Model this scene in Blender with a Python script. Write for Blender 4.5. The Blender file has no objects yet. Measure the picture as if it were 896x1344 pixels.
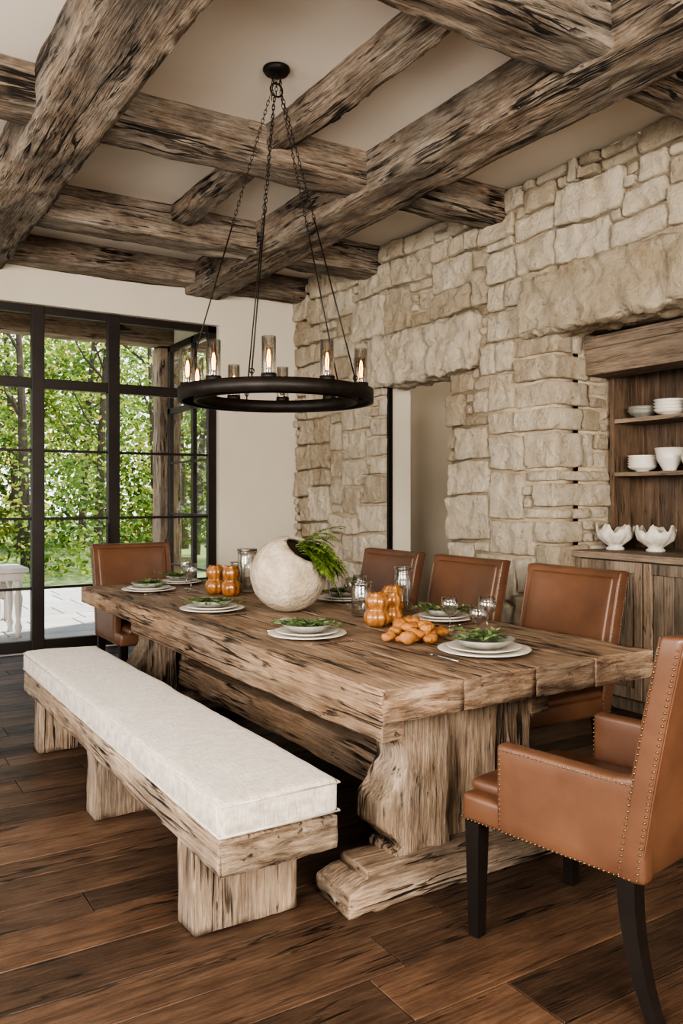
import bpy, math, random
from mathutils import Vector, Matrix, noise
from math import sin, cos, pi, radians, ceil
random.seed(7)
scene = bpy.context.scene

# ------------------------------------------------------------------ materials
def newmat(name):
    m = bpy.data.materials.new(name); m.use_nodes = True
    nt = m.node_tree
    for n in list(nt.nodes): nt.nodes.remove(n)
    out = nt.nodes.new('ShaderNodeOutputMaterial')
    return m, nt, out
def nd(nt, typ, ins=None, **props):
    n = nt.nodes.new(typ)
    for k, v in props.items(): setattr(n, k, v)
    if ins:
        for k, v in ins.items():
            s = n.inputs[k]
            if isinstance(v, bpy.types.NodeSocket): nt.links.new(v, s)
            else: s.default_value = v
    return n
def c4(c): return (c[0], c[1], c[2], 1.0)
def ramp(nt, fac, stops):
    r = nt.nodes.new('ShaderNodeValToRGB')
    el = r.color_ramp.elements
    el[0].position = stops[0][0]; el[0].color = c4(stops[0][1])
    el[1].position = stops[-1][0]; el[1].color = c4(stops[-1][1])
    for p, c in stops[1:-1]:
        e = el.new(p); e.color = c4(c)
    nt.links.new(fac, r.inputs[0])
    return r.outputs[0]
def mixc(nt, fac, a, b, mode='MIX'):
    n = nt.nodes.new('ShaderNodeMix'); n.data_type = 'RGBA'; n.blend_type = mode
    for s, v in ((n.inputs[0], fac), (n.inputs[6], a), (n.inputs[7], b)):
        if isinstance(v, bpy.types.NodeSocket): nt.links.new(v, s)
        else: s.default_value = v
    return n.outputs[2]
def mth(nt, op, a, b=0.0):
    n = nt.nodes.new('ShaderNodeMath'); n.operation = op
    for s, v in ((n.inputs[0], a), (n.inputs[1], b)):
        if isinstance(v, bpy.types.NodeSocket): nt.links.new(v, s)
        else: s.default_value = v
    return n.outputs[0]
def coords(nt, island=False):
    tc = nd(nt, 'ShaderNodeTexCoord')
    co = tc.outputs['Object']
    rnd = None
    if island:
        g = nd(nt, 'ShaderNodeNewGeometry'); rnd = g.outputs['Random Per Island']
        k = mth(nt, 'MULTIPLY', rnd, 37.0)
        va = nd(nt, 'ShaderNodeVectorMath', operation='ADD')
        nt.links.new(co, va.inputs[0]); nt.links.new(k, va.inputs[1])
        co = va.outputs[0]
    return co, rnd

def wood(name, axis, dark, mid, light, crackc, rough=.7, bump=.6, cross=14.0, along=.9, island=False, crack=.014, pits=.33, patch=.4, ckcross=6.0, hew=0.0, grey=0.0, greyc=(.27,.225,.18), dist=.018, ckh=.6, rust=True):
    m, nt, out = newmat(name)
    co, rnd = coords(nt, island)
    def mp(c, a, loc=(0,0,0)):
        s=[c]*3; s[axis]=a
        return nd(nt, 'ShaderNodeMapping', {'Vector': co, 'Scale': s, 'Location': loc}).outputs[0]
    def nz(v, sc=1.0, det=6.0, ro=.6, di=0.0):
        return nd(nt, 'ShaderNodeTexNoise', {'Vector': v, 'Scale': sc, 'Detail': det, 'Roughness': ro, 'Distortion': di}).outputs[0]
    B = nz(mp(cross, along*1.2), 1, 8, .74, .12)
    C = nz(mp(cross*6, along*6, (5,1,2)), 1, 3, .65)
    I = nz(mp(cross*.75, along*6, (8,3,2)), 1, 8, .75, .3)
    A = nz(mp(2.6, 1.1, (1,7,3)), 1, 5, .65)
    D = nz(mp(ckcross, .38, (3,5,7)), 1, 4, .55, .2)
    D2 = nz(mp(ckcross*2.6, .9, (13,15,7)), 1, 3, .55, .2)
    E = nz(mp(4.0, 2.0, (11,2,5)), 1, 2, .5)
    F = nz(mp(26, 4.0, (7,3,1)), 1, 4, .6, .2)
    wi = .30 if rust else .12
    fac = mth(nt, 'ADD', mth(nt,'MULTIPLY',B,.62-wi*.9), mth(nt,'MULTIPLY',C,.38-wi*.1))
    fac = mth(nt, 'ADD', fac, mth(nt,'MULTIPLY',I,wi))
    g = nd(nt, 'ShaderNodeNewGeometry')
    sx = nd(nt, 'ShaderNodeSeparateXYZ', {0: g.outputs['Normal']}).outputs[axis]
    endm = ramp(nt, mth(nt,'ABSOLUTE',sx), [(.55,(1,1,1)),(.8,(.08,.08,.08))])
    if axis != 2:
        se = nd(nt, 'ShaderNodeMapping', {'Vector': co, 'Scale': (6,6,36)}).outputs[0]
        B2 = nz(se, 1, 7, .75, .4)
        mxn = nd(nt, 'ShaderNodeMix', {0: endm, 2: B2, 3: fac}); fac = mxn.outputs[0]
    col = ramp(nt, fac, [(.37, dark), (.47, mid), (.61, light)])
    if grey:
        G = nz(mp(3.3, 1.6, (21,7,13)), 1, 6, .7)
        gm = ramp(nt, G, [(.42,(0,0,0)),(.62,(grey,)*3)])
        gc = ramp(nt, fac, [(.37, tuple(x*.40 for x in greyc)), (.48, greyc), (.62, tuple(x*1.6 for x in greyc))])
        col = mixc(nt, gm, col, gc)
    col = mixc(nt, 1.0, col, ramp(nt, A, [(.32, (1-patch,)*3), (.5,(.97,)*3), (.68, (1.4,)*3)]), 'MULTIPLY')
    if rnd is not None:
        col = mixc(nt, 1.0, col, ramp(nt, rnd, [(0, (.55,.55,.55)), (.5,(.95,.93,.9)), (1, (1.5,1.40,1.28))]), 'MULTIPLY')
    def ridge(Dn, w, lo, hi):
        rid = mth(nt, 'ABSOLUTE', mth(nt, 'SUBTRACT', Dn, .5))
        c = ramp(nt, rid, [(w*.35, (1,1,1)), (w, (0,0,0))])
        return mth(nt, 'MULTIPLY', c, ramp(nt, E, [(lo,(0,0,0)),(hi,(1,1,1))]))
    ck = mth(nt, 'MAXIMUM', ridge(D, crack, .44, .54), mth(nt,'MULTIPLY',ridge(D2, crack*1.1, .50,.60),.8))
    ck = mth(nt, 'MULTIPLY', ck, endm)
    pt = ramp(nt, F, [(pits-.06, (1,1,1)), (pits, (0,0,0))])
    dk = mth(nt, 'MAXIMUM', ck, mth(nt,'MULTIPLY',pt,.7))
    col = mixc(nt, dk, col, c4(crackc))
    h = mth(nt, 'SUBTRACT', mth(nt,'MULTIPLY',fac,1.2), mth(nt, 'MULTIPLY', dk, ckh))
    if hew:
        V = nd(nt, 'ShaderNodeTexVoronoi', {'Vector': mp(11, 5, (2,2,2)), 'Scale': 1.0}).outputs['Distance']
        h = mth(nt, 'ADD', h, mth(nt, 'MULTIPLY', V, hew))
    b = nd(nt, 'ShaderNodeBump', {'Strength': bump, 'Distance': dist, 'Height': h}).outputs[0]
    rg = ramp(nt, fac, [(.35, (rough+.12,)*3), (.65, (rough-.06,)*3)])
    bs = nd(nt, 'ShaderNodeBsdfPrincipled', {'Base Color': col, 'Roughness': rg, 'Normal': b})
    nt.links.new(bs.outputs[0], out.inputs[0])
    return m

def surf(name, c1, c2, rough=.6, scale=5.0, bscale=60.0, bump=.15, metallic=0.0, island=0.0, coat=0.0, dist=.005, detail=6.0, sheen=0.0):
    m, nt, out = newmat(name)
    co, rnd = coords(nt, island > 0)
    n1 = nd(nt, 'ShaderNodeTexNoise', {'Vector': co, 'Scale': scale, 'Detail': detail, 'Roughness': .6}).outputs[0]
    n2 = nd(nt, 'ShaderNodeTexNoise', {'Vector': co, 'Scale': bscale, 'Detail': 4.0, 'Roughness': .6}).outputs[0]
    col = ramp(nt, n1, [(.3, c1), (.7, c2)])
    if rnd is not None:
        rr = ramp(nt, rnd, [(0, (1-island,)*3), (1, (1+island*.6,)*3)])
        col = mixc(nt, 1.0, col, rr, 'MULTIPLY')
    b = nd(nt, 'ShaderNodeBump', {'Strength': bump, 'Distance': dist, 'Height': n2}).outputs[0]
    bs = nd(nt, 'ShaderNodeBsdfPrincipled', {'Base Color': col, 'Roughness': rough, 'Normal': b, 'Metallic': metallic, 'Coat Weight': coat, 'Sheen Weight': sheen})
    nt.links.new(bs.outputs[0], out.inputs[0])
    return m

def glassy(name, gl=.12, tint=(1,1,1)):
    m, nt, out = newmat(name)
    t = nd(nt, 'ShaderNodeBsdfTransparent', {'Color': c4(tint)})
    g = nd(nt, 'ShaderNodeBsdfGlossy', {'Roughness': .03})
    lw = nd(nt, 'ShaderNodeLayerWeight', {'Blend': .35}).outputs['Facing']
    f = mth(nt, 'ADD', mth(nt, 'MULTIPLY', lw, gl*3), gl*.4)
    mx = nd(nt, 'ShaderNodeMixShader', {0: f, 1: t.outputs[0], 2: g.outputs[0]})
    nt.links.new(mx.outputs[0], out.inputs[0])
    return m
def emis(name, col, st):
    m, nt, out = newmat(name)
    e = nd(nt, 'ShaderNodeEmission', {'Color': c4(col), 'Strength': st})
    nt.links.new(e.outputs[0], out.inputs[0]); return m
def leafmat(name, stops, transl=.45, clump=0.0):
    m, nt, out = newmat(name)
    g = nd(nt, 'ShaderNodeNewGeometry'); f = g.outputs['Random Per Island']
    if clump:
        co,_ = coords(nt)
        n = nd(nt, 'ShaderNodeTexNoise', {'Vector': co, 'Scale': clump, 'Detail': 3.0, 'Roughness': .6}).outputs[0]
        n = nd(nt, 'ShaderNodeMapRange', {0: n, 1: .3, 2: .7}).outputs[0]
        f = mth(nt, 'ADD', mth(nt,'MULTIPLY',f,.32), mth(nt,'MULTIPLY',n,.68))
    col = ramp(nt, f, stops)
    d = nd(nt, 'ShaderNodeBsdfPrincipled', {'Base Color': col, 'Roughness': .6})
    t = nd(nt, 'ShaderNodeBsdfTranslucent', {'Color': col})
    mx = nd(nt, 'ShaderNodeMixShader', {0: transl, 1: d.outputs[0], 2: t.outputs[0]})
    nt.links.new(mx.outputs[0], out.inputs[0]); return m

BD, BM, BL, BC = (.056,.039,.027), (.165,.120,.086), (.36,.285,.215), (.012,.008,.005)
bk = dict(rough=.9, bump=1.0, hew=.35, grey=.75, patch=.60, pits=.35, crack=.020, greyc=(.225,.195,.162), dist=.030, ckh=.9)
beam_x = wood('beam_wood_x', 0, BD, BM, BL, BC, **bk)
beam_y = wood('beam_wood_y', 1, BD, BM, BL, BC, **bk)
TC=(.016,.009,.005)
tab_y = wood('table_wood_y', 1, (.095,.053,.031), (.235,.146,.089), (.41,.295,.198), TC, rough=.55, bump=1.0, crack=.018, pits=.35, grey=.35, cross=20, along=.7, ckcross=9, ckh=.9)
tab_x = wood('table_wood_x', 0, (.065,.042,.027), (.165,.113,.075), (.32,.24,.168), TC, rough=.7, bump=1.0, grey=.4, pits=.355, hew=.2, ckh=.9)
tab_z = wood('table_wood_z', 2, (.050,.032,.020), (.150,.100,.064), (.30,.22,.15), TC, rough=.75, bump=1.0, crack=.036, pits=.365, grey=.4, hew=.25, patch=.6, ckh=1.0, dist=.026)
BN=((.085,.056,.036), (.22,.153,.101), (.38,.29,.205), TC)
bkk=dict(rough=.7, bump=1.0, grey=.4, pits=.35, ckh=.9)
bn_x = wood('bench_wood_x', 0, *BN, **bkk)
bn_y = wood('bench_wood_y', 1, *BN, **bkk)
bn_z = wood('bench_wood_z', 2, *BN, **bkk)
ckw=dict(island=True, crack=.006, rust=False)
cab_z = wood('cabinet_wood_z', 2, (.08,.06,.045), (.17,.132,.10), (.26,.21,.165), (.04,.03,.02), rough=.7, bump=.3, patch=.25, pits=.30, **ckw)
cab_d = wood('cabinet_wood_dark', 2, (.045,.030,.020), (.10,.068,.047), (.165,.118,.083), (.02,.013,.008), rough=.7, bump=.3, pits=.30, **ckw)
cab_y = wood('cabinet_wood_y', 1, (.08,.058,.042), (.17,.128,.093), (.27,.21,.155), (.04,.028,.02), rough=.65, bump=.3, crack=.006, patch=.3, pits=.30, rust=False)
floor_m = wood('floor_wood', 0, (.026,.0145,.0092), (.060,.035,.0225), (.108,.067,.044), (.008,.005,.003), rough=.42, bump=.4, cross=13, along=.8, island=True, crack=.008, patch=.45, pits=.325)
plaster = surf('plaster_cream', (.59,.535,.445), (.64,.585,.495), rough=.9, scale=1.2, bscale=30, bump=.08)
ceil_m = surf('ceiling_plaster', (.66,.60,.52), (.70,.64,.56), rough=.9, scale=1.0, bscale=30, bump=.08)
mortar = surf('mortar', (.34,.265,.185), (.52,.43,.32), rough=.95, scale=6, bscale=55, bump=.9, dist=.015)
def stone_material():
    m, nt, out = newmat('limestone')
    co, rnd = coords(nt, True)
    n1 = nd(nt, 'ShaderNodeTexNoise', {'Vector': co, 'Scale': 3.8, 'Detail': 9.0, 'Roughness': .70}).outputs[0]
    n2 = nd(nt, 'ShaderNodeTexNoise', {'Vector': co, 'Scale': 14.0, 'Detail': 10.0, 'Roughness': .78}).outputs[0]
    wv_ = nd(nt, 'ShaderNodeTexNoise', {'Vector': co, 'Scale': 7.0, 'Detail': 4.0}).outputs[1]
    dv = nd(nt, 'ShaderNodeVectorMath', {0: co}, operation='ADD')
    sc_ = nd(nt, 'ShaderNodeVectorMath', {0: wv_}, operation='SCALE'); sc_.inputs['Scale'].default_value=.16
    nt.links.new(sc_.outputs[0], dv.inputs[1])
    vo = nd(nt, 'ShaderNodeTexVoronoi', {'Vector': dv.outputs[0], 'Scale': 10.0}, feature='F1').outputs['Distance']
    col = ramp(nt, n1, [(.28, (.58,.46,.325)), (.44, (.73,.635,.50)), (.66, (.84,.76,.635))])
    rr = ramp(nt, rnd, [(0, (.80,.745,.67)), (.5, (1,.98,.95)), (1, (1.09,1.075,1.05))])
    col = mixc(nt, 1.0, col, rr, 'MULTIPLY')
    pit = ramp(nt, n2, [(.34, (.50,.40,.29)), (.42, (1,1,1))])
    col = mixc(nt, .75, col, pit, 'MULTIPLY')
    h = mth(nt, 'ADD', mth(nt,'MULTIPLY',n2,1.5), mth(nt, 'MULTIPLY', vo, .9))
    b = nd(nt, 'ShaderNodeBump', {'Strength': 1.0, 'Distance': .045, 'Height': h}).outputs[0]
    bs = nd(nt, 'ShaderNodeBsdfPrincipled', {'Base Color': col, 'Roughness': .92, 'Normal': b})
    nt.links.new(bs.outputs[0], out.inputs[0]); return m
stone = stone_material()
leather = surf('cognac_leather', (.085,.039,.022), (.150,.073,.041), rough=.36, scale=3.5, bscale=180, bump=.12, dist=.002, detail=8)
darkwood = surf('ebonised_wood', (.008,.006,.005), (.014,.010,.008), rough=.35, scale=8, bump=.05)
brass = surf('antique_nail', (.16,.11,.07), (.26,.19,.12), rough=.35, metallic=.9, bump=0)
iron = surf('black_iron', (.014,.011,.009), (.028,.022,.018), rough=.5, scale=14, bscale=90, bump=.2, metallic=.5)
bronze = surf('window_bronze', (.014,.009,.007), (.024,.016,.012), rough=.45, bump=.03)
def linen_mat():
    m, nt, out = newmat('linen')
    co, _ = coords(nt)
    a = nd(nt, 'ShaderNodeMapping', {'Vector': co, 'Scale': (320, 22, 25)}).outputs[0]
    b_ = nd(nt, 'ShaderNodeMapping', {'Vector': co, 'Scale': (22, 320, 40)}).outputs[0]
    na = nd(nt, 'ShaderNodeTexNoise', {'Vector': a, 'Scale': 1.0, 'Detail': 2.0}).outputs[0]
    nb = nd(nt, 'ShaderNodeTexNoise', {'Vector': b_, 'Scale': 1.0, 'Detail': 2.0}).outputs[0]
    s = mth(nt, 'MULTIPLY', mth(nt, 'ADD', na, nb), .5)
    col = ramp(nt, s, [(.38, (.35,.305,.25)), (.60, (.57,.52,.455))])
    b = nd(nt, 'ShaderNodeBump', {'Strength': .5, 'Distance': .004, 'Height': s}).outputs[0]
    bs = nd(nt, 'ShaderNodeBsdfPrincipled', {'Base Color': col, 'Roughness': .95, 'Normal': b, 'Sheen Weight': .2})
    nt.links.new(bs.outputs[0], out.inputs[0]); return m
linen = linen_mat()
ceramic = surf('white_ceramic', (.58,.54,.48), (.66,.62,.56), rough=.4, bump=.05)
rustic = surf('rustic_white_ceramic', (.46,.42,.36), (.68,.64,.57), rough=.8, scale=12, bscale=30, bump=.7, dist=.01)
stoneware = surf('grey_stoneware', (.17,.165,.14), (.28,.265,.23), rough=.45, scale=20, bump=.1)
vase_m = surf('vase_plaster', (.33,.265,.19), (.54,.465,.37), rough=.92, scale=11, bscale=34, bump=1.0, dist=.018, detail=10)
soil = surf('soil', (.03,.02,.012), (.06,.04,.025), rough=1, bump=.6)
amber = surf('amber_ceramic', (.17,.060,.015), (.40,.18,.06), rough=.20, scale=26, bscale=30, bump=.5, coat=.7)
fruitm = surf('dried_fruit', (.22,.08,.02), (.44,.20,.065), rough=.55, scale=26, bscale=60, bump=.6, dist=.01)
napkin_m = surf('napkin_linen', (.30,.26,.21), (.40,.35,.29), rough=.95, bscale=200, bump=.2)
silver = surf('cutlery_metal', (.4,.37,.32), (.5,.47,.42), rough=.25, metallic=1, bump=0)
glass = glassy('clear_glass', .26, (.95,.95,.94))
bulbglass = glassy('bulb_glass', .12, (1.0,.82,.58))
pane = glassy('window_glass', .03)
filament = emis('filament', (1.0,.48,.14), 18)
fernm = leafmat('fern_leaf', [(0,(.08,.14,.025)), (.5,(.16,.25,.05)), (1,(.32,.39,.11))], .35)
herbm = leafmat('herb_leaf', [(0,(.07,.12,.045)), (.6,(.15,.215,.085)), (1,(.30,.36,.18))], .2)
treem = leafmat('tree_leaf', [(.1,(.05,.095,.022)), (.38,(.135,.225,.045)), (.60,(.29,.375,.09)), (.80,(.66,.57,.16)), (.95,(.70,.42,.14))], .5, clump=.55)
barkm = surf('bark', (.06,.045,.033), (.13,.10,.075), rough=.95, scale=9, bscale=30, bump=.6)
grass = surf('grass', (.13,.18,.06), (.22,.27,.10), rough=.95, scale=3, bscale=50, bump=.4)
outst = surf('patio_stone', (.34,.33,.31), (.48,.46,.42), rough=.85, scale=3, bscale=40, bump=.2, island=.15)

# ------------------------------------------------------------------ mesh tools
class MB:
    def __init__(s): s.v=[]; s.f=[]; s.m=[]
    def add(s, vs, fs, mat=0):
        o=len(s.v); s.v.extend(vs); s.f.extend([tuple(i+o for i in f) for f in fs]); s.m.extend([mat]*len(fs))
    def finish(s, name, mats, parent=None, smooth=True, loc=None, rot=0.0, recalc=True):
        me = bpy.data.meshes.new(name)
        me.from_pydata([tuple(v) for v in s.v], [], s.f)
        for m in mats: me.materials.append(m)
        me.polygons.foreach_set('material_index', s.m)
        me.polygons.foreach_set('use_smooth', [smooth]*len(s.f))
        if recalc:
            import bmesh
            bm = bmesh.new(); bm.from_mesh(me); bmesh.ops.recalc_face_normals(bm, faces=bm.faces); bm.to_mesh(me); bm.free()
        me.update()
        return addobj(name, me, parent, loc, rot)
def addobj(name, me, parent=None, loc=None, rot=0.0):
    ob = bpy.data.objects.new(name, me); scene.collection.objects.link(ob)
    if loc: ob.location = loc
    if rot: ob.rotation_euler = (0,0,rot)
    if parent: ob.parent = parent
    return ob
def empty(name, loc=(0,0,0), rot=0.0):
    e = bpy.data.objects.new(name, None); e.empty_display_size=.1
    scene.collection.objects.link(e); e.location=loc; e.rotation_euler=(0,0,rot); return e
def ticks(a,b,r,res):
    L=b-a; n=max(1,ceil((L-2*r)/res))
    return [a,a+.4*r]+[a+r+(L-2*r)*i/n for i in range(n+1)]+[b-.4*r,b]
def rbox(mb, lo, hi, r=.01, res=9, amp=0.0, freq=8.0, st=(1,1,1), mat=0, M=None, warp=None, seed=0.0, wane=0.0, chip=0.0, dm=(1,1,1)):
    r=min(r, *[(hi[i]-lo[i])*.45 for i in range(3)])
    T=[ticks(lo[i],hi[i],r,res) for i in range(3)]
    nx,ny,nz=[len(t) for t in T]
    idx={}; vs=[]
    so=Vector((seed*3.17,seed*1.7,seed*2.3))
    def gv(i,j,k):
        key=(i,j,k)
        if key in idx: return idx[key]
        p=Vector((T[0][i],T[1][j],T[2][k]))
        q=Vector([min(max(p[a],lo[a]+r),hi[a]-r) for a in range(3)])
        d=(p-q).normalized(); p=q+d*r
        if amp:
            s=Vector((p.x*freq*st[0],p.y*freq*st[1],p.z*freq*st[2]))+so
            nn=noise.noise(s)+.5*noise.noise(s*2.7)+.25*noise.noise(s*6.1)
            edge=max(abs(d.x),abs(d.y),abs(d.z))<.97
            p0=p.copy(); dd=Vector((d.x*dm[0],d.y*dm[1],d.z*dm[2]))
            p=p+dd*amp*nn
            if wane and edge:
                w=noise.noise(s*.6+Vector((9,9,9)))
                p=p-d*wane*max(0,w+.1)
            if chip and edge:
                w=noise.noise(p0*14+so)
                p=p-dd*chip*max(0,w-.05)*2
        if warp: p=warp(p)
        if M: p=M@p
        idx[key]=len(vs); vs.append(p); return idx[key]
    fs=[]
    for i in range(nx-1):
        for j in range(ny-1):
            for k in (0,nz-1): fs.append((gv(i,j,k),gv(i+1,j,k),gv(i+1,j+1,k),gv(i,j+1,k)))
    for i in range(nx-1):
        for k in range(nz-1):
            for j in (0,ny-1): fs.append((gv(i,j,k),gv(i+1,j,k),gv(i+1,j,k+1),gv(i,j,k+1)))
    for j in range(ny-1):
        for k in range(nz-1):
            for i in (0,nx-1): fs.append((gv(i,j,k),gv(i,j+1,k),gv(i,j+1,k+1),gv(i,j,k+1)))
    mb.add(vs,fs,mat)
def box(mb, lo, hi, mat=0, M=None):
    vs=[Vector((x,y,z)) for x in (lo[0],hi[0]) for y in (lo[1],hi[1]) for z in (lo[2],hi[2])]
    if M: vs=[M@v for v in vs]
    mb.add(vs,[(0,1,3,2),(4,6,7,5),(0,4,5,1),(2,3,7,6),(0,2,6,4),(1,5,7,3)],mat)
def lathe(mb, prof, segs=32, c=(0,0,0), mat=0, M=None, lobe=0, lamp=0, ruffle=None):
    vs=[];n=len(prof)
    for (r,z) in prof:
        for i in range(segs):
            a=2*pi*i/segs; rr=r*(1+lamp*cos(lobe*a)) if lobe else r
            zz=z+(ruffle(a,r,z) if ruffle else 0)
            p=Vector((rr*cos(a),rr*sin(a),zz))
            if M: p=M@p
            vs.append(p+Vector(c))
    fs=[]
    for k in range(n-1):
        for i in range(segs):
            j=(i+1)%segs; fs.append((k*segs+i,k*segs+j,(k+1)*segs+j,(k+1)*segs+i))
    mb.add(vs,fs,mat)
def tube(mb, pts, rad, segs=8, mat=0, cap=True):
    pts=[Vector(p) for p in pts]; n=len(pts)
    R=rad if isinstance(rad,(list,tuple)) else [rad]*n
    vs=[]
    up=Vector((0,0,1))
    for i,p in enumerate(pts):
        t=(pts[min(i+1,n-1)]-pts[max(i-1,0)]).normalized()
        u=t.cross(up) if abs(t.z)<.95 else t.cross(Vector((1,0,0)))
        u.normalize(); w=t.cross(u)
        for k in range(segs):
            a=2*pi*k/segs; vs.append(p+(u*cos(a)+w*sin(a))*R[i])
    fs=[(i*segs+k,i*segs+(k+1)%segs,(i+1)*segs+(k+1)%segs,(i+1)*segs+k) for i in range(n-1) for k in range(segs)]
    if cap: fs+= [tuple(range(segs)), tuple((n-1)*segs+k for k in range(segs))]
    mb.add(vs,fs,mat)
def ball(mb,c,r,seg=8,rings=5,mat=0,sc=(1,1,1),amp=0):
    vs=[];fs=[];c=Vector(c)
    for i in range(rings+1):
        th=pi*i/rings
        for k in range(seg):
            a=2*pi*k/seg; d=Vector((sc[0]*sin(th)*cos(a),sc[1]*sin(th)*sin(a),sc[2]*cos(th)))*r
            if amp: d=d*(1+amp*noise.noise((c+d)*38))
            vs.append(c+d)
    for i in range(rings):
        for k in range(seg): fs.append((i*seg+k,i*seg+(k+1)%seg,(i+1)*seg+(k+1)%seg,(i+1)*seg+k))
    mb.add(vs,fs,mat)
def leaf(mb,p,d,L,w,mat=0,nrm=None,curl=.15):
    d=d.normalized(); n=nrm or Vector((random.uniform(-1,1),random.uniform(-1,1),random.uniform(-1,1)))
    s=d.cross(n)
    if s.length<1e-3: s=d.cross(Vector((0,0,1)))
    s.normalize(); n=s.cross(d)
    vs=[p,p+d*L*.4+s*w*.5,p+d*L-n*L*curl,p+d*L*.4-s*w*.5]
    mb.add(vs,[(0,1,2,3)],mat)

# ------------------------------------------------------------------ room shell
XS=4.25; YB=7.7; ZC=3.66; X0=-2.3; Y0=-2.2
mb=MB(); y=Y0; rng=random.Random(3)
while y<YB-.02:
    w=rng.choice([.16,.19,.22]); w=min(w,YB-y)
    x=X0-rng.uniform(0,1.5)
    while x<5.85:
        L=rng.uniform(1.2,2.5)
        rbox(mb,(max(x,X0)+.0012,y+.0018,-.04),(min(x+L,5.85)-.0012,y+w-.0018,0+rng.uniform(-.0012,.0008)),r=.003,res=5)
        x+=L
        if x>5.8: break
    y+=w
box(mb,(X0,Y0,-.1),(5.85,YB+.15,-.035))
mb.finish('floor',[floor_m],smooth=False)
mb=MB(); box(mb,(X0,Y0,ZC),(5.9,YB+.2,ZC+.15)); mb.finish('ceiling',[ceil_m],smooth=False)
WX0,WX1,WZ=.20,3.37,3.13
mb=MB(); box(mb,(X0,YB,0),(WX0,YB+.2,ZC)); box(mb,(WX1,YB,0),(5.9,YB+.2,ZC)); box(mb,(WX0,YB,WZ),(WX1,YB+.2,ZC))
mb.finish('wall_back',[plaster],smooth=False)
mb=MB(); box(mb,(X0-.2,Y0,0),(X0,-1.4,ZC)); box(mb,(X0-.2,5.4,0),(X0,YB+.2,ZC)); box(mb,(X0-.2,-1.4,3.1),(X0,5.4,ZC)); box(mb,(X0-.2,-1.4,0),(X0,5.4,.3)); box(mb,(X0-.2,1.9,.3),(X0,2.1,3.1))
mb.finish('wall_left',[plaster],smooth=False)  # unseen wall; its openings are put in to admit light
mb=MB(); box(mb,(X0,Y0-.2,0),(-1.6,Y0,ZC)); box(mb,(3.0,Y0-.2,0),(5.9,Y0,ZC)); box(mb,(-1.6,Y0-.2,3.0),(3.0,Y0,ZC)); box(mb,(-1.6,Y0-.2,0),(3.0,Y0,.6))
mb.finish('wall_front',[plaster],smooth=False)  # behind the camera; opening put in for the front area light
mb=MB(); box(mb,(5.7,4.3,0),(5.9,YB,ZC)); box(mb,(4.5,4.3,0),(5.7,4.42,ZC)); box(mb,(4.9,6.6,0),(5.7,6.75,ZC))
mb.finish('wall_hall',[plaster],smooth=False)
mb=MB(); rbox(mb,(3.39,YB-.018,0),(XS-.01,YB-.0005,.14),r=.004); mb.finish('baseboard_back',[plaster],smooth=False)

# stone wall ------------------------------------------------------
DY0,DY1,DZ=5.14,6.04,2.38
NY0,NY1,NZ,ND=1.2,4.016,2.53,.535
mb=MB(); mx=XS+.022
for lo,hi in [((mx,Y0,0),(4.5,NY0,ZC)),((mx,NY0,NZ+.02),(5.2,NY1,ZC)),((mx,NY1+.02,0),(4.5,DY0,ZC)),((mx,DY0,DZ+.02),(4.5,DY1,ZC)),((mx,DY1,0),(4.5,YB,ZC)),
              ((4.45,NY1+.02,0),(5.3,NY1+.26,ZC)),((5.18,NY0,0),(5.3,NY1+.05,ZC)),((mx,NY0-.15,0),(5.3,NY0,ZC))]:
    box(mb,lo,hi,1)
def segs(keys,g):
    out=[]
    for a,b in zip(keys[:-1],keys[1:]):
        n=max(1,round((b-a)/g))
        out+= [a+(b-a)*i/n for i in range(n)]
    return out+[keys[-1]]
ys=segs([Y0,NY0,NY1,4.30,4.78,DY0,DY1,6.55,YB],.102)
zs=segs([0,DZ,NZ,2.84,2.97,ZC],.088)
rng=random.Random(23)
occ=set(); nyc,nzc=len(ys)-1,len(zs)-1
def inr(a,b,lo,hi): return a>=lo-1e-6 and b<=hi+1e-6
for i in range(nyc):
    for j in range(nzc):
        a,b,c,d=ys[i],ys[i+1],zs[j],zs[j+1]
        if inr(a,b,DY0,DY1) and d<=DZ+1e-6: occ.add((i,j))
        if inr(a,b,NY0,NY1) and d<=NZ+1e-6: occ.add((i,j))
        if inr(a,b,4.78,6.55) and inr(c,d,DZ,2.84): occ.add((i,j))
        if inr(a,b,NY0,4.30) and inr(c,d,NZ,2.97): occ.add((i,j))
sizes=[(6,3),(5,3),(4,3),(3,2),(4,2),(2,1),(3,1),(2,2),(5,4),(4,4),(3,3),(2,3),(5,2),(1,2)]
wts=[4,7,8,7,7,3,3,4,3,3,6,3,5,1]
def wv(p):
    s=Vector((p.y*1.9,p.z*1.9,3.3)); t=Vector((p.y*1.9+40,p.z*1.9,8.3)); q=Vector((p.y*6,p.z*6,1.3))
    return Vector((p.x,p.y+.034*noise.noise(s)+.007*noise.noise(q),p.z+.034*noise.noise(t)+.007*noise.noise(q+Vector((9,9,0)))))
def wj(p):
    return Vector((p.x,p.y,p.z+.034*noise.noise(Vector((NY1*1.9+40,p.z*1.9,8.3)))))
stones=[]
for j in range(nzc):
    for i in range(nyc):
        if (i,j) in occ: continue
        for _ in range(14):
            w,h=rng.choices(sizes,wts)[0]
            ok=i+w<=nyc and j+h<=nzc and all((i+a,j+b) not in occ for a in range(w) for b in range(h))
            if ok: break
        if not ok:
            w=1; h=1
            while i+w<nyc and w<3 and (i+w,j) not in occ: w+=1
        for a in range(w):
            for b in range(h): occ.add((i+a,j+b))
        stones.append((ys[i],ys[i+w],zs[j],zs[j+h]))
sd=1
DM=(1,.45,.45); DMJ=(.45,1,.45)
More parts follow.
